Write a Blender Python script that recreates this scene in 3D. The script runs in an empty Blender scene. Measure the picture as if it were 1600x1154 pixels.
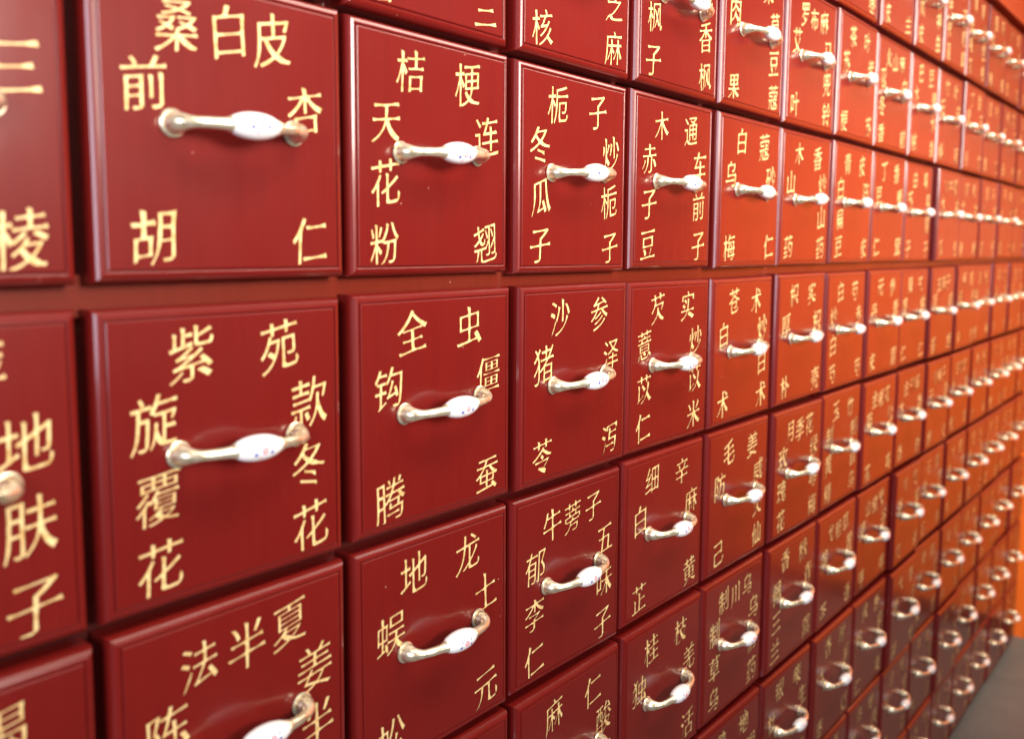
import bpy, bmesh, math, random
import numpy as np
from mathutils import Matrix, Vector, geometry

random.seed(7)
SC = bpy.context.scene
COL = SC.collection
S = 0.20            # one column of drawers is 20 cm wide
FLOOR = 6.34        # wall units from eye level down to the floor


def W(x, y, out=0.0):
    """wall units (x along the wall, y down from eye level, out towards the viewer) -> metres"""
    return Vector((x * S, -out * S, (FLOOR - y) * S))


# ------------------------------------------------------------------ camera
cam_d = bpy.data.cameras.new('camera')
cam = bpy.data.objects.new('camera', cam_d)
COL.objects.link(cam)
right = Vector((0.62838, -0.77789, 0.005314)).normalized()
R_ = [(0.6283799559615033, -0.0053139255241194255, -0.777888419467306),
      (-0.07564242576660096, 0.9948204963548046, -0.06789995181533212),
      (0.7742201588501577, 0.10150833575576082, 0.6247233014720455)]
def w3(v): return Vector((v[0], v[2], -v[1]))      # x right, y down, z into wall -> world
cr, cd, cf = w3(R_[0]), w3(R_[1]), w3(R_[2])
M = Matrix((cr, -cd, -cf)).transposed().to_4x4()
M.translation = W(-1.8111, 0.0, 2.66749)
cam.matrix_world = M
cam_d.sensor_width = 36.0
cam_d.sensor_fit = 'HORIZONTAL'
cam_d.lens = 1435.98 / 1600 * 36.0
cam_d.shift_y = -45.0 / 1600
cam_d.clip_start = 0.01
cam_d.clip_end = 200
cam_d.dof.use_dof = True
cam_d.dof.focus_distance = 0.93
cam_d.dof.aperture_fstop = 4.5
SC.camera = cam

# ------------------------------------------------------------------ light
world = bpy.data.worlds.new('World')
SC.world = world
world.use_nodes = True
bg = world.node_tree.nodes['Background']
bg.inputs['Color'].default_value = (0.95, 0.62, 0.50, 1)
bg.inputs['Strength'].default_value = 0.06


def area(name, loc, target, sx, sy, power, col, spread=180):
    l = bpy.data.lights.new(name, 'AREA')
    l.shape = 'RECTANGLE'; l.size = sx; l.size_y = sy; l.energy = power; l.color = col; l.spread = math.radians(spread)
    o = bpy.data.objects.new(name, l); COL.objects.link(o)
    o.location = loc
    o.rotation_euler = (Vector(target) - Vector(loc)).to_track_quat('-Z', 'Y').to_euler()
    return o


area('window_daylight', (0.7, -2.3, 2.0), (0.8, 0, 1.70), 2.2, 0.9, 26, (1.0, 0.92, 0.82), 50)
area('doorway_daylight', (0.0, -3.2, 1.1), (-0.1, 0, 1.2), 1.8, 2.0, 4, (0.85, 0.86, 1.0))
area('left_window', (-2.3, -1.5, 1.7), (0.3, 0, 1.4), 1.0, 1.7, 66, (0.84, 0.85, 1.0))
area('ceiling_light', (1.2, -0.75, 2.6), (1.2, 0, 1.6), 3.0, 0.28, 38, (1.0, 0.88, 0.74), 150)
area('end_wall_fill', (1.5, -1.1, 2.2), (2.95, -0.8, 1.0), 0.9, 0.6, 21, (1.0, 0.84, 0.6), 75)  # added fill lamp to brighten the orange end wall, no known fixture

SC.view_settings.view_transform = 'Standard'
SC.view_settings.look = 'None'
SC.view_settings.exposure = 0.0
SC.view_settings.gamma = 1.0
SC.cycles.max_bounces = 8
SC.cycles.use_denoising = True


# ------------------------------------------------------------------ materials
def new_mat(name):
    m = bpy.data.materials.new(name); m.use_nodes = True
    nt = m.node_tree
    return m, nt, nt.nodes['Principled BSDF']


def N(nt, kind, **kw):
    n = nt.nodes.new(kind)
    for k, v in kw.items():
        if k in n.inputs.keys(): n.inputs[k].default_value = v
        else: setattr(n, k, v)
    return n


def lacquer(name, base, dark, rough=0.34, coat=0.8, coat_rough=0.13, specks=True):
    m, nt, b = new_mat(name)
    L = nt.links.new
    geo = N(nt, 'ShaderNodeNewGeometry')
    mp = N(nt, 'ShaderNodeMapping'); mp.inputs['Scale'].default_value = (38, 38, 2.2)
    L(geo.outputs['Position'], mp.inputs['Vector'])
    n1 = N(nt, 'ShaderNodeTexNoise', Scale=3.0, Detail=6.0, Roughness=0.62)
    L(mp.outputs[0], n1.inputs['Vector'])
    n2 = N(nt, 'ShaderNodeTexNoise', Scale=5.0, Detail=3.0)
    L(geo.outputs['Position'], n2.inputs['Vector'])
    oi = N(nt, 'ShaderNodeObjectInfo')
    mix = N(nt, 'ShaderNodeMix', data_type='RGBA')
    mix.inputs[6].default_value = (*base, 1); mix.inputs[7].default_value = (*dark, 1)
    cr_ = N(nt, 'ShaderNodeMapRange'); cr_.inputs['From Min'].default_value = 0.42; cr_.inputs['From Max'].default_value = 0.72
    cr_.inputs['To Max'].default_value = 0.16
    L(n1.outputs['Fac'], cr_.inputs['Value'])
    ad = N(nt, 'ShaderNodeMath', operation='MULTIPLY_ADD'); ad.inputs[1].default_value = 0.28
    L(n2.outputs['Fac'], ad.inputs[0]); L(cr_.outputs[0], ad.inputs[2])
    ad2 = N(nt, 'ShaderNodeMath', operation='MULTIPLY_ADD'); ad2.inputs[1].default_value = 0.22
    L(oi.outputs['Random'], ad2.inputs[0]); L(ad.outputs[0], ad2.inputs[2])
    L(ad2.outputs[0], mix.inputs[0])
    col = mix.outputs[2]
    if specks:
        v = N(nt, 'ShaderNodeTexVoronoi', Scale=42.0); v.inputs['Randomness'].default_value = 1.0
        L(geo.outputs['Position'], v.inputs['Vector'])
        lt = N(nt, 'ShaderNodeMath', operation='LESS_THAN'); lt.inputs[1].default_value = 0.028
        L(v.outputs['Distance'], lt.inputs[0])
        sel = N(nt, 'ShaderNodeSeparateColor'); L(v.outputs['Color'], sel.inputs[0])
        g = N(nt, 'ShaderNodeMath', operation='GREATER_THAN'); g.inputs[1].default_value = 0.55
        L(sel.outputs[0], g.inputs[0])
        mm = N(nt, 'ShaderNodeMath', operation='MULTIPLY'); L(lt.outputs[0], mm.inputs[0]); L(g.outputs[0], mm.inputs[1])
        m3 = N(nt, 'ShaderNodeMath', operation='MULTIPLY'); m3.inputs[1].default_value = 0.5; L(mm.outputs[0], m3.inputs[0])
        mx = N(nt, 'ShaderNodeMix', data_type='RGBA'); mx.inputs[7].default_value = (0.75, 0.42, 0.34, 1)
        L(col, mx.inputs[6]); L(m3.outputs[0], mx.inputs[0]); col = mx.outputs[2]
    L(col, b.inputs['Base Color'])
    rr = N(nt, 'ShaderNodeMapRange'); rr.inputs['To Min'].default_value = rough - 0.06; rr.inputs['To Max'].default_value = rough + 0.10
    n3 = N(nt, 'ShaderNodeTexNoise', Scale=14.0, Detail=4.0); L(geo.outputs['Position'], n3.inputs['Vector'])
    L(n3.outputs['Fac'], rr.inputs['Value']); L(rr.outputs[0], b.inputs['Roughness'])
    b.inputs['Coat Weight'].default_value = coat; b.inputs['Specular IOR Level'].default_value = 0.2
    cr2 = N(nt, 'ShaderNodeMapRange'); cr2.inputs['To Min'].default_value = coat_rough - 0.05; cr2.inputs['To Max'].default_value = coat_rough + 0.09
    L(n3.outputs['Fac'], cr2.inputs['Value']); L(cr2.outputs[0], b.inputs['Coat Roughness'])
    bp = N(nt, 'ShaderNodeBump', Strength=0.05, Distance=0.0006)
    L(n1.outputs['Fac'], bp.inputs['Height']); L(bp.outputs[0], b.inputs['Normal'])
    bp2 = N(nt, 'ShaderNodeBump', Strength=0.10, Distance=0.002)
    n4 = N(nt, 'ShaderNodeTexNoise', Scale=26.0, Detail=2.0); L(geo.outputs['Position'], n4.inputs['Vector'])
    L(n4.outputs['Fac'], bp2.inputs['Height']); L(bp2.outputs[0], b.inputs['Coat Normal'])
    return m


RED = lacquer('red_lacquer', (0.160, 0.0078, 0.0052), (0.088, 0.0034, 0.0042), coat=0.7, coat_rough=0.125)
SHADED_FRAME = lacquer('shaded_frame_lacquer', (0.07, 0.006, 0.004), (0.035, 0.003, 0.003), rough=0.5, coat=0.2)  # darkened lacquer: shade of the gaps between drawers put into the colour
LIT_RAIL = lacquer('lit_rail_lacquer', (0.16, 0.015, 0.005), (0.08, 0.007, 0.004), rough=0.42, coat=0.35)  # lighter tone for one rail: light falling on it painted into the colour
ORANGE = lacquer('orange_wood', (0.88, 0.18, 0.022), (0.75, 0.13, 0.016), rough=0.45, coat=0.3, specks=False)
TOPWOOD = lacquer('cornice_lacquer', (0.36, 0.05, 0.016), (0.25, 0.03, 0.012), rough=0.45, coat=0.3, specks=False)
DARK = lacquer('dark_skirting', (0.03, 0.010, 0.010), (0.02, 0.008, 0.008), rough=0.4, coat=0.2, specks=False)


def gold():
    m, nt, b = new_mat('gilt_paint'); L = nt.links.new
    geo = N(nt, 'ShaderNodeNewGeometry')
    n = N(nt, 'ShaderNodeTexNoise', Scale=260.0, Detail=4.0); L(geo.outputs['Position'], n.inputs['Vector'])
    r = N(nt, 'ShaderNodeValToRGB')
    r.color_ramp.elements[0].position = 0.28; r.color_ramp.elements[0].color = (0.62, 0.36, 0.11, 1)
    r.color_ramp.elements[1].position = 0.58; r.color_ramp.elements[1].color = (0.88, 0.66, 0.31, 1)
    L(n.outputs['Fac'], r.inputs[0]); L(r.outputs[0], b.inputs['Base Color'])
    b.inputs['Metallic'].default_value = 0.1; b.inputs['Roughness'].default_value = 0.42
    bp = N(nt, 'ShaderNodeBump', Strength=0.5, Distance=0.0004)
    L(n.outputs['Fac'], bp.inputs['Height']); L(bp.outputs[0], b.inputs['Normal'])
    return m


GOLD = gold()


def brass():
    m, nt, b = new_mat('pale_brass'); L = nt.links.new
    tc = N(nt, 'ShaderNodeTexCoord')
    n = N(nt, 'ShaderNodeTexNoise', Scale=120.0, Detail=5.0); L(tc.outputs['Object'], n.inputs['Vector'])
    r = N(nt, 'ShaderNodeValToRGB')
    r.color_ramp.elements[0].position = 0.3; r.color_ramp.elements[0].color = (0.60, 0.50, 0.31, 1)
    r.color_ramp.elements[1].position = 0.6; r.color_ramp.elements[1].color = (0.88, 0.81, 0.62, 1)
    L(n.outputs['Fac'], r.inputs[0]); L(r.outputs[0], b.inputs['Base Color'])
    b.inputs['Metallic'].default_value = 0.75; b.inputs['Coat Weight'].default_value = 0.5; b.inputs['Coat Roughness'].default_value = 0.12
    mr = N(nt, 'ShaderNodeMapRange'); mr.inputs['To Min'].default_value = 0.20; mr.inputs['To Max'].default_value = 0.38
    L(n.outputs['Fac'], mr.inputs['Value']); L(mr.outputs[0], b.inputs['Roughness'])
    return m


BRASS = brass()


def porcelain():
    """white glazed grip with a printed flower: pink ring and blue leaves on the front"""
    m, nt, b = new_mat('flowered_porcelain'); L = nt.links.new
    tc = N(nt, 'ShaderNodeTexCoord')
    sx = N(nt, 'ShaderNodeSeparateXYZ'); L(tc.outputs['Object'], sx.inputs[0])
    front = N(nt, 'ShaderNodeMath', operation='LESS_THAN'); front.inputs[1].default_value = -0.002
    L(sx.outputs['Y'], front.inputs[0])
    cur = None
    base = (0.86, 0.86, 0.87, 1)
    spots = [(0.0000, 0.0000, 0.0007, 0.0020, (0.80, 0.30, 0.42, 1)),
             (0.0000, 0.0000, -1, 0.0006, (0.85, 0.65, 0.25, 1)),
             (0.0046, -0.0014, -1, 0.0011, (0.10, 0.14, 0.50, 1)),
             (0.0042, 0.0020, -1, 0.0008, (0.28, 0.36, 0.62, 1)),
             (-0.0052, -0.0018, -1, 0.0011, (0.10, 0.14, 0.50, 1)),
             (-0.0044, 0.0022, 0.0004, 0.0011, (0.35, 0.42, 0.70, 1)),
             (0.0012, 0.0040, -1, 0.0008, (0.80, 0.45, 0.50, 1)),
             (-0.0020, -0.0042, 0.0003, 0.0010, (0.82, 0.50, 0.55, 1))]
    prev = None
    for (px, pz, r0, r1, c) in spots:
        px, pz, r0, r1 = px * 1.25, pz * 1.25, r0 * 1.3, r1 * 1.3
        cx = N(nt, 'ShaderNodeCombineXYZ'); L(sx.outputs['X'], cx.inputs[0]); L(sx.outputs['Z'], cx.inputs[1])
        vd = N(nt, 'ShaderNodeVectorMath', operation='DISTANCE'); vd.inputs[1].default_value = (px, pz, 0)
        L(cx.outputs[0], vd.inputs[0])
        lo = N(nt, 'ShaderNodeMath', operation='GREATER_THAN'); lo.inputs[1].default_value = r0; L(vd.outputs['Value'], lo.inputs[0])
        hi = N(nt, 'ShaderNodeMath', operation='LESS_THAN'); hi.inputs[1].default_value = r1; L(vd.outputs['Value'], hi.inputs[0])
        a = N(nt, 'ShaderNodeMath', operation='MULTIPLY'); L(lo.outputs[0], a.inputs[0]); L(hi.outputs[0], a.inputs[1])
        a2 = N(nt, 'ShaderNodeMath', operation='MULTIPLY'); L(a.outputs[0], a2.inputs[0]); L(front.outputs[0], a2.inputs[1])
        mx = N(nt, 'ShaderNodeMix', data_type='RGBA'); mx.inputs[7].default_value = c
        if prev is None: mx.inputs[6].default_value = base
        else: L(prev, mx.inputs[6])
        L(a2.outputs[0], mx.inputs[0]); prev = mx.outputs[2]
    L(prev, b.inputs['Base Color'])
    b.inputs['Roughness'].default_value = 0.16
    b.inputs['Coat Weight'].default_value = 1.0; b.inputs['Coat Roughness'].default_value = 0.05
    return m


PORC = porcelain()


def floor_mat():
    m, nt, b = new_mat('grey_stone_floor'); L = nt.links.new
    geo = N(nt, 'ShaderNodeNewGeometry')
    n = N(nt, 'ShaderNodeTexNoise', Scale=9.0, Detail=8.0, Roughness=0.7); L(geo.outputs['Position'], n.inputs['Vector'])
    r = N(nt, 'ShaderNodeValToRGB')
    r.color_ramp.elements[0].position = 0.3; r.color_ramp.elements[0].color = (0.095, 0.11, 0.112, 1)
    r.color_ramp.elements[1].position = 0.7; r.color_ramp.elements[1].color = (0.145, 0.16, 0.162, 1)
    L(n.outputs['Fac'], r.inputs[0]); L(r.outputs[0], b.inputs['Base Color'])
    b.inputs['Roughness'].default_value = 0.45
    return m


FLOORM = floor_mat()


# ------------------------------------------------------------------ helpers
def link(name, me, parent=None, loc=None):
    o = bpy.data.objects.new(name, me); COL.objects.link(o)
    if parent is not None: o.parent = parent
    if loc is not None: o.location = loc
    return o


def box_mesh(name, x0, x1, y0, y1, z0, z1, mat, bevel=0.0):
    bm = bmesh.new()
    bmesh.ops.create_cube(bm, size=1.0)
    for v in bm.verts:
        v.co = Vector(((x0 + x1) / 2 + v.co.x * (x1 - x0), (y0 + y1) / 2 + v.co.y * (y1 - y0), (z0 + z1) / 2 + v.co.z * (z1 - z0)))
    if bevel > 0:
        bmesh.ops.bevel(bm, geom=bm.edges[:], offset=bevel, segments=2, profile=0.5, affect='EDGES')
    me = bpy.data.meshes.new(name); bm.to_mesh(me); bm.free()
    me.materials.append(mat)
    return me


def wall_box(name, x0, x1, ytop, ybot, out0, out1, mat, parent=None, bevel=0.0):
    """box in wall units"""
    return link(name, box_mesh(name, x0 * S, x1 * S, -out1 * S, -out0 * S, (FLOOR - ybot) * S, (FLOOR - ytop) * S, mat, bevel), parent)


ROWY = [-2.4099, -1.3781, -0.3647, 0.6761, 1.6911, 2.7136, 3.75, 4.7764, 5.7658]
HW, HH = 0.4765, 0.489           # half size of a drawer front (outer edge)
C0, C1 = -3, 14
NR = 9

# ------------------------------------------------------------------ floor and end wall
fl = link('floor', box_mesh('floor', -8, 8, -8, 1.0, -0.1, 0.0, FLOORM)); fl['kind'] = 'structure'

ew = link('side_wall', None, None, (14.78 * S, 0, 0))
ew['label'] = 'bright orange wooden wall panel with dark skirting closing the right end of the drawers'
ew['category'] = 'wall'
def ew_box(name, x0, x1, y0, y1, z0, z1, mat, bevel=0):
    return link(name, box_mesh(name, x0, x1, y0, y1, z0, z1, mat, bevel), ew)
ew_box('wall_panel', 0.0, 0.05, -1.15, 0.25, 0.0, 2.6, ORANGE)
ew_box('skirting', -0.012, -0.0005, -1.15, -0.03, 0.0, 0.055, DARK, 0.002)

# ------------------------------------------------------------------ cabinet carcass
cab = link('medicine_cabinet', None, None, W(5.9, FLOOR, 0))
cab['label'] = 'long red lacquer cabinet frame of rails and stiles that holds all the drawers'
cab['category'] = 'cabinet'
def cb(name, *a, **k):
    o = wall_box(name, *a, **k)
    o.parent = cab; o.matrix_parent_inverse = Matrix.Translation(-cab.location)
    return o
XL, XR = C0 - 0.5, C1 + 0.5
XR2 = C1 + 0.75
rail_y = [ROWY[0] - 0.515] + [(ROWY[i] + ROWY[i + 1]) / 2 for i in range(8)] + [ROWY[8] + 0.51]
for i, y in enumerate(rail_y):
    h = 0.055 if i != 3 else 0.065
    out = -0.12 if i != 3 else -0.085
    cuts = [XL - .05] + [x + 0.5 for x in range(C0 + (i % 2), C1, 3)] + [XR2]
    for a, b in zip(cuts, cuts[1:]):
        cb('rail', a + 0.0015, b - 0.0015, y - h, y + h, -0.35, out + random.uniform(-.003, .003), LIT_RAIL if i == 3 else SHADED_FRAME, bevel=0.0006)
for c in range(C0, C1 + 2):
    cb('stile', c - 0.5 - 0.05, c - 0.5 + 0.05 if c <= C1 else XR2, rail_y[0] + .05, rail_y[-1] - .05, -0.40, -0.15, SHADED_FRAME)
cb('back_panel', XL, XR2, rail_y[0], FLOOR, -0.9, -0.36, SHADED_FRAME)
cb('plinth', XL, XR2, rail_y[-1] + 0.057, FLOOR, -0.34, -0.04, DARK)
cb('cornice', XL, XR2, rail_y[0] - 0.13, rail_y[0] - 0.058, -0.34, 0.035, TOPWOOD, bevel=0.001)
cb('upper_board', XL, XR2, rail_y[0] - 3.2, rail_y[0] - 0.133, -0.34, -0.02, TOPWOOD)

# ------------------------------------------------------------------ handle prototypes
def sweep(bm, pts, seg=16, squash=1.0):
    """tube through (x, out, r) points, in wall units"""
    P = [Vector((p[0] * S, -p[1] * S, 0)) for p in pts]
    rings = []
    for i, p in enumerate(P):
        t = (P[min(i + 1, len(P) - 1)] - P[max(i - 1, 0)]).normalized()
        up = Vector((0, 0, 1)); sd = t.cross(up).normalized()
        r = pts[i][2] * S
        rings.append([bm.verts.new(p + (sd * math.cos(a) + up * math.sin(a)) * r) for a in [2 * math.pi * k / seg for k in range(seg)]])
    for a, b in zip(rings, rings[1:]):
        for k in range(seg):
            bm.faces.new((a[k], a[(k + 1) % seg], b[(k + 1) % seg], b[k]))
    bm.faces.new(rings[0][::-1]); bm.faces.new(rings[-1])


def spline(pts, n=4):
    out = []
    for i in range(len(pts) - 1):
        p0 = pts[max(i - 1, 0)]; p1 = pts[i]; p2 = pts[i + 1]; p3 = pts[min(i + 2, len(pts) - 1)]
        for k in range(n):
            t = k / n
            out.append(tuple(0.5 * ((2 * b) + (-a + c) * t + (2 * a - 5 * b + 4 * c - d) * t * t + (-a + 3 * b - 3 * c + d) * t ** 3) for a, b, c, d in zip(p0, p1, p2, p3)))
    out.append(pts[-1])
    return out


def finish(bm, name, mat, smooth=True):
    bmesh.ops.recalc_face_normals(bm, faces=bm.faces[:])
    me = bpy.data.meshes.new(name); bm.to_mesh(me); bm.free()
    me.materials.append(mat)
    if smooth:
        me.polygons.foreach_set('use_smooth', [True] * len(me.polygons))
        try: me.set_sharp_from_angle(angle=math.radians(38))
        except Exception: pass
    return me


FX = 0.232
arm = [(-FX, 0.004, .0350), (-FX, 0.014, .0360), (-FX + .002, .030, .0350), (-FX + .008, .048, .0290), (-FX + .022, .066, .0215), (-FX + .042, .080, .0178),
       (-FX + .075, .091, .0178), (-FX + .110, .097, .0190), (-FX + .134, .100, .0210), (-FX + .138, .1005, .0250), (-FX + .146, .101, .0255), (-FX + .150, .101, .019)]
bm = bmesh.new()
sweep(bm, spline(arm, 3) + [(0.0, .102, .012)] + [(-p[0], p[1], p[2]) for p in reversed(spline(arm, 3))])
ME_ARM = finish(bm, 'handle', BRASS)
bm = bmesh.new()      # porcelain grip, axis along x, centred on its own origin
prof = []
for k in range(19):
    t = -1 + 2 * k / 18
    prof.append((t * 0.092, 0.0, 0.0455 * math.sqrt(1 - (0.89 * t) ** 2)))
sweep(bm, [(prof[0][0], 0, 0.014)] + prof + [(prof[-1][0], 0, 0.014)], seg=24)
ME_GRIP = finish(bm, 'porcelain_grip', PORC)
bm = bmesh.new()      # rosette: turned disc against the drawer face
prof = [(0.0, 0.034), (0.0, 0.040), (0.003, 0.0445), (0.008, 0.0445), (0.011, 0.041), (0.0105, 0.037), (0.014, 0.030)]
rings = []
for (o_, r) in prof:
    rings.append([bm.verts.new(Vector((r * S * math.cos(a), -o_ * S, r * S * math.sin(a)))) for a in [2 * math.pi * k / 24 for k in range(24)]])
for a, b in zip(rings, rings[1:]):
    for k in range(24): bm.faces.new((a[k], a[(k + 1) % 24], b[(k + 1) % 24], b[k]))
bm.faces.new(rings[-1])
ME_ROS = finish(bm, 'rosette', BRASS)

# ------------------------------------------------------------------ glyph outlines from the built-in font, reshaped as brush strokes
_gc = {}


def glyph(ch, res):
    key = (ch, res)
    if key in _gc: return _gc[key]
    cu = bpy.data.curves.new('g', 'FONT'); cu.body = ch
    o = bpy.data.objects.new('g', cu); COL.objects.link(o)
    c = o.to_curve(bpy.context.evaluated_depsgraph_get())
    cons = []; mids = []
    for s in c.splines:
        bp = s.bezier_points; n = len(bp); out = []; md = []
        for i in range(n):
            a, b = bp[i], bp[(i + 1) % n]
            p0, h0, h1, p1 = [np.array(v[:2]) for v in (a.co, a.handle_right, b.handle_left, b.co)]
            straight = a.handle_right_type == 'VECTOR' and b.handle_left_type == 'VECTOR'
            L = np.linalg.norm(p1 - p0)
            if L < 1e-6: continue
            k = 1 if straight and L < 0.2 else (3 if straight else res)
            for j in range(k):
                t = j / k; md.append(straight and j > 0)
                out.append(p0 + (p1 - p0) * t if straight else ((1 - t) ** 3 * p0 + 3 * (1 - t) ** 2 * t * h0 + 3 * (1 - t) * t * t * h1 + t ** 3 * p1))
        if len(out) >= 3: cons.append(np.array(out)); mids.append(np.array(md))
    o.to_curve_clear(); bpy.data.objects.remove(o); bpy.data.curves.remove(cu)
    ar = [0.5 * np.sum(p[:, 0] * np.roll(p[:, 1], -1) - np.roll(p[:, 0], -1) * p[:, 1]) for p in cons]
    sgn = 1 if ar[int(np.argmax(np.abs(ar)))] > 0 else -1
    dense = len(cons) > 0 and sum(len(p) for p in cons) > 110
    kk = 0.55 if dense else 1.0
    bold = {5: 0.0, 4: 0.004, 3: 0.012, 2: 0.018}[res]
    res_ = []
    for p, mdl in zip(cons, mids):
        n = len(p)
        e = np.roll(p, -1, 0) - p; L = np.linalg.norm(e, axis=1) + 1e-9
        t = e / L[:, None]; nn = np.stack([t[:, 1], -t[:, 0]], 1) * sgn     # outward from the ink
        mid = p + e / 2
        off = np.zeros(n)
        for i in range(n):
            ny = abs(nn[i, 1]); yy = min(max(mid[i, 1] / 0.85, 0), 1)
            if ny > 0.93: o_ = -0.009 + bold
            elif ny < 0.25: o_ = 0.008 + bold
            else:
                falling = t[i, 0] * t[i, 1] < 0          # "\" strokes swell downwards, "/" strokes thin out
                o_ = (0.040 * (1 - yy) - 0.004 * yy) if falling else (-0.018 * (1 - yy) + 0.020 * yy)
            off[i] = o_ * kk
        q = p.copy()
        for i in range(n):
            a, b = nn[i - 1], nn[i]; oa, ob = off[i - 1], off[i]
            det = a[0] * b[1] - a[1] * b[0]
            if abs(det) > 0.35:
                d = np.array([(oa * b[1] - ob * a[1]) / det, (a[0] * ob - b[0] * oa) / det])
            else:
                d = (a * oa + b * ob) / 2
            m = np.linalg.norm(d)
            if m > 0.03: d *= 0.03 / m
            if mdl[i]: d = d - (a + b) * 0.5 * 0.008 * kk        # strokes are waisted
            q[i] = p[i] + d
            if min(L[i - 1], L[i]) > 0.11:                     # pressed shoulders and protruding feet of boxes
                if a[1] > .9 and b[0] > .9 or b[1] > .9 and a[0] > .9: q[i] += np.array([0.014, 0.012]) * kk
                if a[1] < -.9 and b[0] < -.9 or b[1] < -.9 and a[0] < -.9: q[i] += np.array([-0.003, -0.018]) * kk
            if res == 5: q[i] += np.array([random.uniform(-.0032, .0032), random.uniform(-.0032, .0032)]) * kk
        # stroke ends
        for i in range(n):
            if not (0.04 < L[i] < 0.10): continue
            ta, tb = t[i - 1], t[(i + 1) % n]
            if np.dot(ta, tb) > -0.75 or L[i - 1] < 0.05 or L[(i + 1) % n] < 0.05: continue
            cross = (ta[0] * t[i, 1] - ta[1] * t[i, 0]) * sgn
            if cross < 0.5: continue                       # only convex ends
            d = nn[i]; j = (i + 1) % n
            A, B = (i, j)
            if abs(d[1]) > 0.85 and d[1] > 0:              # head of a vertical
                l, r = (A, B) if p[A, 0] < p[B, 0] else (B, A)
                q[l] += np.array([-0.034, 0.022]) * kk; q[r] += np.array([0.004, -0.022]) * kk
            elif abs(d[1]) > 0.85:                         # foot of a vertical
                l, r = (A, B) if p[A, 0] < p[B, 0] else (B, A)
                q[l] += np.array([0.006, -0.006]) * kk; q[r] += np.array([-0.004, 0.016]) * kk
            elif abs(d[0]) > 0.85 and d[0] < 0:            # start of a horizontal
                u, w = (A, B) if p[A, 1] > p[B, 1] else (B, A)
                q[u] += np.array([-0.022, 0.016]) * kk; q[w] += np.array([0.006, -0.004]) * kk
            elif abs(d[0]) > 0.85:                         # end of a horizontal
                u, w = (A, B) if p[A, 1] > p[B, 1] else (B, A)
                q[u] += np.array([-0.014, 0.024]) * kk; q[w] += np.array([0.018, -0.018]) * kk
            elif d[1] < 0 and d[0] > 0:                    # foot of a right-falling stroke: pressed flat
                u, w = (A, B) if p[A, 1] > p[B, 1] else (B, A)
                q[u] += np.array([0.075, -0.002]) * kk; q[w] += np.array([-0.004, -0.008]) * kk
            elif d[1] < 0 and d[0] < 0:                    # tip of a left-falling stroke: pointed
                c0 = (q[A] + q[B]) / 2 + d * 0.045
                q[A] = q[A] * 0.35 + c0 * 0.65; q[B] = q[B] * 0.35 + c0 * 0.65
        q = q - np.array([0.5, 0.38])
        q[:, 1] += 0.17 * q[:, 0]                         # horizontals climb to the right
        res_.append(q)
    _gc[key] = res_
    return res_


def winding(pts, cons):
    w = np.zeros(len(pts), int)
    x, y = pts[:, 0:1], pts[:, 1:2]
    for c in cons:
        a = c; b = np.roll(c, -1, 0)
        ax, ay, bx, by = a[:, 0][None], a[:, 1][None], b[:, 0][None], b[:, 1][None]
        cr = (bx - ax) * (y - ay) - (x - ax) * (by - ay)
        w += np.sum((ay <= y) & (by > y) & (cr > 0), axis=1)
        w -= np.sum((ay > y) & (by <= y) & (cr < 0), axis=1)
    return w


DEPTH = 0.0030     # engraving depth, wall units


def ring(hw, hh, out, inset):
    a, b = hw - inset, hh - inset
    return [(-a * S, -out * S, -b * S), (a * S, -out * S, -b * S), (a * S, -out * S, b * S), (-a * S, -out * S, b * S)]


PROFILE = [(0, -0.12), (0, -0.034), (0.0025, -0.022), (0.008, -0.011), (0.016, -0.004), (0.025, -0.0005), (0.031, 0.0), (0.0325, -0.001), (0.034, -0.006),
           (0.0375, -0.006), (0.039, -0.001), (0.0415, 0.001), (0.043, 0.0015)]
FIELD = (0.043, 0.0015)


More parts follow.
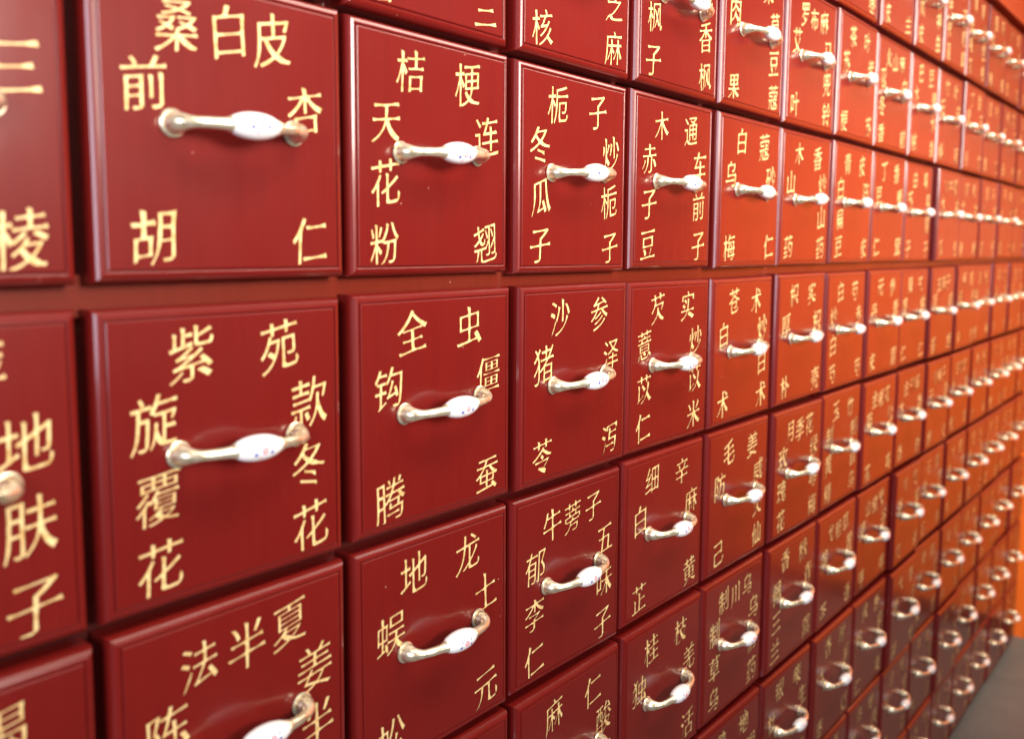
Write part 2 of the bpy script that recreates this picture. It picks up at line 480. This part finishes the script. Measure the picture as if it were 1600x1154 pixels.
def drawer_front(chars, hw, hh, res):
    """returns front mesh and list of (char, gold mesh) in drawer-local metres, origin at the face centre"""
    fa, fb = hw - FIELD[0], hh - FIELD[0]
    V = [Vector((-fa, -fb)), Vector((fa, -fb)), Vector((fa, fb)), Vector((-fa, fb))]
    E = [(0, 1), (1, 2), (2, 3), (3, 0)]
    gl = []
    for (ch, u, v, size) in chars:
        rot = random.uniform(-0.06, 0.04); sc = size * random.uniform(0.95, 1.05)
        sy = random.uniform(1.06, 1.15); c, s = math.cos(rot), math.sin(rot)
        cons = []
        for g in glyph(ch, res):
            q = np.stack([(g[:, 0] * c - g[:, 1] * s * sy) * sc + u, (g[:, 0] * s + g[:, 1] * c * sy) * sc - v], 1)
            q[:, 0] = np.clip(q[:, 0], -fa + .004, fa - .004); q[:, 1] = np.clip(q[:, 1], -fb + .004, fb - .004)
            cons.append(q)
            b0 = len(V); V += [Vector(p) for p in q.tolist()]
            E += [(b0 + i, b0 + (i + 1) % len(q)) for i in range(len(q))]
        if cons: gl.append((ch, cons))
    vo, eo, fo, *_ = geometry.delaunay_2d_cdt(V, E, [], 0, 1e-6)
    vo = np.array([tuple(v) for v in vo]); fo = [tuple(f) for f in fo]
    cen = np.array([vo[list(f)].mean(0) for f in fo])
    own = np.full(len(fo), -1)
    for gi, (ch, cons) in enumerate(gl):
        allp = np.concatenate(cons); lo, hi = allp.min(0), allp.max(0)
        idx = np.where((cen[:, 0] > lo[0]) & (cen[:, 0] < hi[0]) & (cen[:, 1] > lo[1]) & (cen[:, 1] < hi[1]))[0]
        if len(idx):
            w = winding(cen[idx], cons); own[idx[w != 0]] = gi
    verts = [(x * S, -FIELD[1] * S, y * S) for x, y in vo.tolist()]
    n0 = len(verts)
    faces = [f for f, o_ in zip(fo, own) if o_ < 0]
    # walls of the engraving
    deep = {}
    def dv(i):
        if i not in deep:
            deep[i] = len(verts); verts.append((vo[i, 0] * S, (DEPTH - FIELD[1]) * S, vo[i, 1] * S))
        return deep[i]
    emap = {}
    for f, o_ in zip(fo, own):
        for k in range(len(f)):
            emap[(f[k], f[(k + 1) % len(f)])] = o_ >= 0
    for (a, b), ink in list(emap.items()):
        if ink and emap.get((b, a)) is False:
            faces.append((b, a, dv(a), dv(b)))
    # moulding
    nf = len(faces)
    prev = None
    for (ins, out) in PROFILE:
        cur = list(range(len(verts), len(verts) + 4)); verts += ring(hw, hh, out, ins)
        if prev:
            for k in range(4): faces.append((prev[k], prev[(k + 1) % 4], cur[(k + 1) % 4], cur[k]))
        else:
            faces.append(tuple(cur[::-1]))
        prev = cur
    me = bpy.data.meshes.new('front_panel'); me.from_pydata(verts, [], faces)
    me.materials.append(RED)
    # orient outwards
    bm = bmesh.new(); bm.from_mesh(me); bmesh.ops.remove_doubles(bm, verts=bm.verts[:], dist=2e-6)
    bm.faces.ensure_lookup_table()
    bm.to_mesh(me); bm.free()
    golds = []
    for gi, (ch, cons) in enumerate(gl):
        fs = [fo[i] for i in np.where(own == gi)[0]]
        if not fs: continue
        ids = sorted({i for f in fs for i in f}); mp = {i: k for k, i in enumerate(ids)}
        gm = bpy.data.meshes.new('character')
        gm.from_pydata([(vo[i, 0] * S, (DEPTH - 0.0002 - FIELD[1]) * S, vo[i, 1] * S) for i in ids], [], [tuple(mp[i] for i in f) for f in fs])
        gm.materials.append(GOLD)
        golds.append((ch, gm))
    return me, golds


# ------------------------------------------------------------------ inscriptions
# (row, column): 'top / left column / right column'
TXT = {
 (0, 7): '香附/陈皮/泽兰', (0, 8): '木耳/合欢皮/六神曲', (0, 9): '甘草/半枝莲/车前草', (0, 10): '薄荷/金银花/山豆根', (0, 11): '茵陈/地榆/山楂', (0, 12): '川芎/远志/白及',
 (0, 13): '佛手/陈皮/丹参', (0, 14): '生地/红花/黄芪',
 (1, 0): '杜仲/山茱萸/五加皮', (1, 1): '莪术/肉苁蓉/三七三', (1, 2): '桃仁/火麻核/芝芝麻', (1, 3): '路路/枫枫子/苞香枫', (1, 4): '肉果/肉果/草豆蔻', (1, 5): '罗布麻/艾叶/马兜铃',
 (1, 6): '茶叶/苏梗/紫苏', (1, 7): '火山麻/忍冬香/白前', (1, 8): '巴豆/木贼/青木香', (1, 9): '竹叶/石斛/白薇', (1, 10): '丁香/麦冬/玉竹', (1, 11): '昆布/大黄/川贝', (1, 12): '槐花/知母/玄参',
 (1, 13): '浮萍/元胡/百合', (1, 14): '乌梅/牛膝/党参',
 (2, -1): '荆芥/京大戟/三棱', (2, 0): '桑白皮/前胡/杏仁', (2, 1): '桔梗/天花粉/连翘', (2, 2): '栀子/冬瓜子/炒栀子', (2, 3): '木通/赤子豆/车前子', (2, 4): '白蔻/乌梅/砂仁',
 (2, 5): '木香/山药/炒山药', (2, 6): '青皮/白扁豆/陈皮', (2, 7): '丁香/豆仁/鹿茸', (2, 8): '白果/苏子/莱菔子', (2, 9): '川牛膝/木瓜/独活', (2, 10): '阿胶/龙骨/牡蛎', (2, 11): '首乌/山药/枸杞',
 (2, 12): '天麻/全蝎/地龙', (2, 13): '人参/黄精/玉竹', (2, 14): '白芷/防风/升麻',
 (3, -1): '浮萍/蝉衣/地肤子', (3, 0): '紫苑/旋覆花/款冬花', (3, 1): '全虫/钩腾/僵蚕', (3, 2): '沙参/猪苓/泽泻', (3, 3): '芡实/薏苡仁/炒苡米', (3, 4): '苍术/白术/炒白术', (3, 5): '枳实/厚朴/枳壳',
 (3, 6): '白芍/炒白芍/赤芍', (3, 7): '元参/丹皮/青蒿', (3, 8): '秦艽/枣仁/柏仁', (3, 9): '五味子/百部/前胡', (3, 10): '麻黄/细辛/羌活', (3, 11): '葛根/柴胡/升麻', (3, 12): '菊花/桑叶/薄荷', (3, 13): '白及/三七/茜草',
 (3, 14): '小蓟/大蓟/地榆',
 (4, -1): '血竭/没药/乳香', (4, 0): '法半夏/陈皮/姜半夏', (4, 1): '地龙/蜈蚣/土元', (4, 2): '牛蒡子/郁李仁/五味子', (4, 3): '细辛/白芷/麻黄', (4, 4): '毛姜/防己/威灵仙', (4, 5): '月季花/玫瑰花/绿萼梅',
 (4, 6): '玉竹/制黄精/制首乌', (4, 7): '金银花/菊花/公英', (4, 8): '金沙藤/木香/香附', (4, 9): '川楝子/元胡/青皮', (4, 10): '白花蛇/半枝/紫草', (4, 11): '枇杷/桑叶/贝母', (4, 12): '瓜蒌/桔梗/百部', (4, 13): '蒲黄/茜草/艾叶',
 (4, 14): '仙茅/巴戟/锁阳',
 (5, 2): '麻仁/柏子仁/酸枣仁', (5, 3): '桂枝/独活/羌活', (5, 4): '制川乌/制草乌/乌梢药', (5, 5): '香橼/佩三兰/青蒿', (5, 6): '龙胆草/黄芩/黄连', (5, 7): '山楂炭/麦芽/谷芽', (5, 8): '川贝/浙贝/知母', (5, 9): '石膏/滑石/芒硝',
 (5, 10): '大黄/番泻/芦荟', (5, 11): '甘遂/商陆/芫花', (5, 12): '茯苓/通草/木通', (5, 13): '瞿麦/石韦/海金', (5, 14): '茵陈/虎杖/金钱',
}
FILL = '当归 川芎 熟地 白芍 黄芪 党参 茯苓 甘草 陈皮 半夏 枳壳 香附 丹参 红花 桃仁 牛膝 杜仲 续断 狗脊 骨碎 秦皮 苦参 白薇 地骨 银柴 生姜 大枣 葱白 辛夷 苍耳'.split()
TOP2 = [(-0.155, -0.325), (0.195, -0.325)]
TOP3 = [(-0.165, -0.305), (0.020, -0.305), (0.205, -0.320)]
SIDE = {1: [0.35], 2: [-0.11, 0.352], 3: [-0.118, 0.122, 0.355]}
TWEAK = {(2, 0): {'桑': (-.178, -.311), '白': (-.003, -.323), '皮': (.175, -.323), '杏': (.301, -.093), '前': (-.306, -.12)},
         (3, 1): {'腾': (-.284, .345)}}


def chars_for(r, c):
    t = TXT.get((r, c))
    if t is None:
        rn = random.Random(r * 31 + c)
        t = '/'.join(rn.sample(FILL, 3))
    top, lef, rig = t.split('/')
    out = []
    for ch, (u, v) in zip(top, TOP2 if len(top) == 2 else TOP3):
        out.append([ch, u, v, 0.150 if len(top) == 3 else 0.158])
    for ch, v in zip(lef, SIDE[len(lef)]): out.append([ch, -0.292, v, 0.158])
    for ch, v in zip(rig, SIDE[len(rig)]): out.append([ch, 0.315, v, 0.158])
    tw = TWEAK.get((r, c), {})
    for o in out:
        if o[0] in tw: o[1], o[2] = tw[o[0]]
        o[1] += random.uniform(-.008, .008); o[2] += random.uniform(-.008, .008)
        o[3] *= 1.06
    return [tuple(o) for o in out]


# ------------------------------------------------------------------ drawers
VIS = ['........########..', '...#############..', '.###############.', '.################', '.################', '...##############', '......############', '........##########', '..........########']
seen = set()
for r, s in enumerate(VIS):
    for i, k in enumerate(s):
        if k == '#' and i - 2 <= C1: seen.add((r, i - 2))
grid = set(seen)
for (r, c) in list(seen):
    for dr, dc in ((1, 0), (-1, 0), (0, -1)):
        if 0 <= r + dr < NR and C0 <= c + dc <= C1: grid.add((r + dr, c + dc))

ROWN = ['top row', 'second row down', 'third row down', 'fourth row down', 'fifth row down', 'sixth row down', 'seventh row down', 'eighth row down', 'lowest row']
COLN = ['first full column from left', 'second column', 'third column', 'fourth column', 'fifth column', 'sixth column', 'seventh column', 'eighth column',
        'ninth column', 'tenth column', 'eleventh column', 'twelfth column', 'thirteenth column', 'fourteenth column', 'column next to the orange wall']
READ = {(2, c) for c in range(0, 6)} | {(3, c) for c in range(0, 7)} | {(4, c) for c in range(0, 6)}
PULL = {(2, 9): .035, (3, 10): .03, (2, 0): .012, (3, 0): .0, (4, 1): .0, (5, 8): .03, (6, 8): .035, (7, 10): .03, (2, 5): .0, (1, 6): .012, (4, 9): .02, (5, 11): .02, (3, 7): .01}


def label(r, c):
    where = '%s, %s' % (ROWN[r], COLN[c] if c >= 0 else 'cut by the left edge')
    if c < -1: where = ROWN[r] + ', outside the left edge, %s' % {-2: 'nearer', -3: 'farther'}[c]
    if (r, c) in READ: return 'red lacquer drawer lettered %s, %s' % (' '.join(TXT[(r, c)].split('/')), where)
    if (r, c) == (3, -1): return 'blurred red drawer lettered 地肤子, cut by the left edge'
    if c >= 9: return 'blurred orange-red drawer, ' + where
    if c >= 6: return 'soft-focus red drawer with illegible gilt characters, ' + where
    if r >= 5: return 'dark maroon lacquer drawer, ' + where
    return 'red lacquer drawer with gilt characters, ' + where


nchar = 0
for (r, c) in sorted(grid):
    rn = random.Random(1000 + r * 40 + c)
    hw = HW + rn.uniform(-.002, .002); hh = HH + rn.uniform(-.003, .003)
    dx, dy = rn.uniform(-.006, .006), rn.uniform(-.006, .006)
    if (r, c) == (2, 0): hh -= .004; dy -= 0.004
    if (r, c) == (3, 0): dy += .008
    pull = PULL.get((r, c), rn.uniform(-.012, .016))
    base = W(c + dx, ROWY[r] + dy + hh, pull)
    e = link('drawer', None, None, base)
    e.empty_display_size = 0.02
    e.rotation_euler = (rn.uniform(-.004, .004), rn.uniform(-.0035, .0035), rn.uniform(-.010, .010))
    e['label'] = label(r, c); e['category'] = 'drawer'; e['group'] = 'herb drawers of the medicine cabinet'
    off = Vector((0, 0, hh * S))
    res = 5 if c <= 1 else (4 if c <= 3 else (3 if c <= 6 else 2))
    ch = chars_for(r, c) if (r, c) in seen or c < 6 else []
    me, golds = drawer_front(ch, hw, hh, res)
    link('front_panel', me, e, off)
    for k, gm in golds:
        g = link('character', gm, e, off); nchar += 1
        if (r, c) in READ: g['label'] = 'gilt character ' + k
    h = link('handle', ME_ARM, e, off + Vector((0.0208 * S + rn.uniform(-.0012, .0012), -FIELD[1] * S - .0001, 0.0067 * S + rn.uniform(-.001, .001))))
    h.rotation_euler = (0, rn.uniform(-.05, .05), 0)
    link('porcelain_grip', ME_GRIP, h, (0, -.1015 * S, 0)).rotation_euler = (rn.uniform(-.25, .2), 0, 0)
    for sx in (-1, 1): link('rosette', ME_ROS, h, (sx * FX * S, 0, 0))
print('drawers', len(grid), 'characters', nchar)
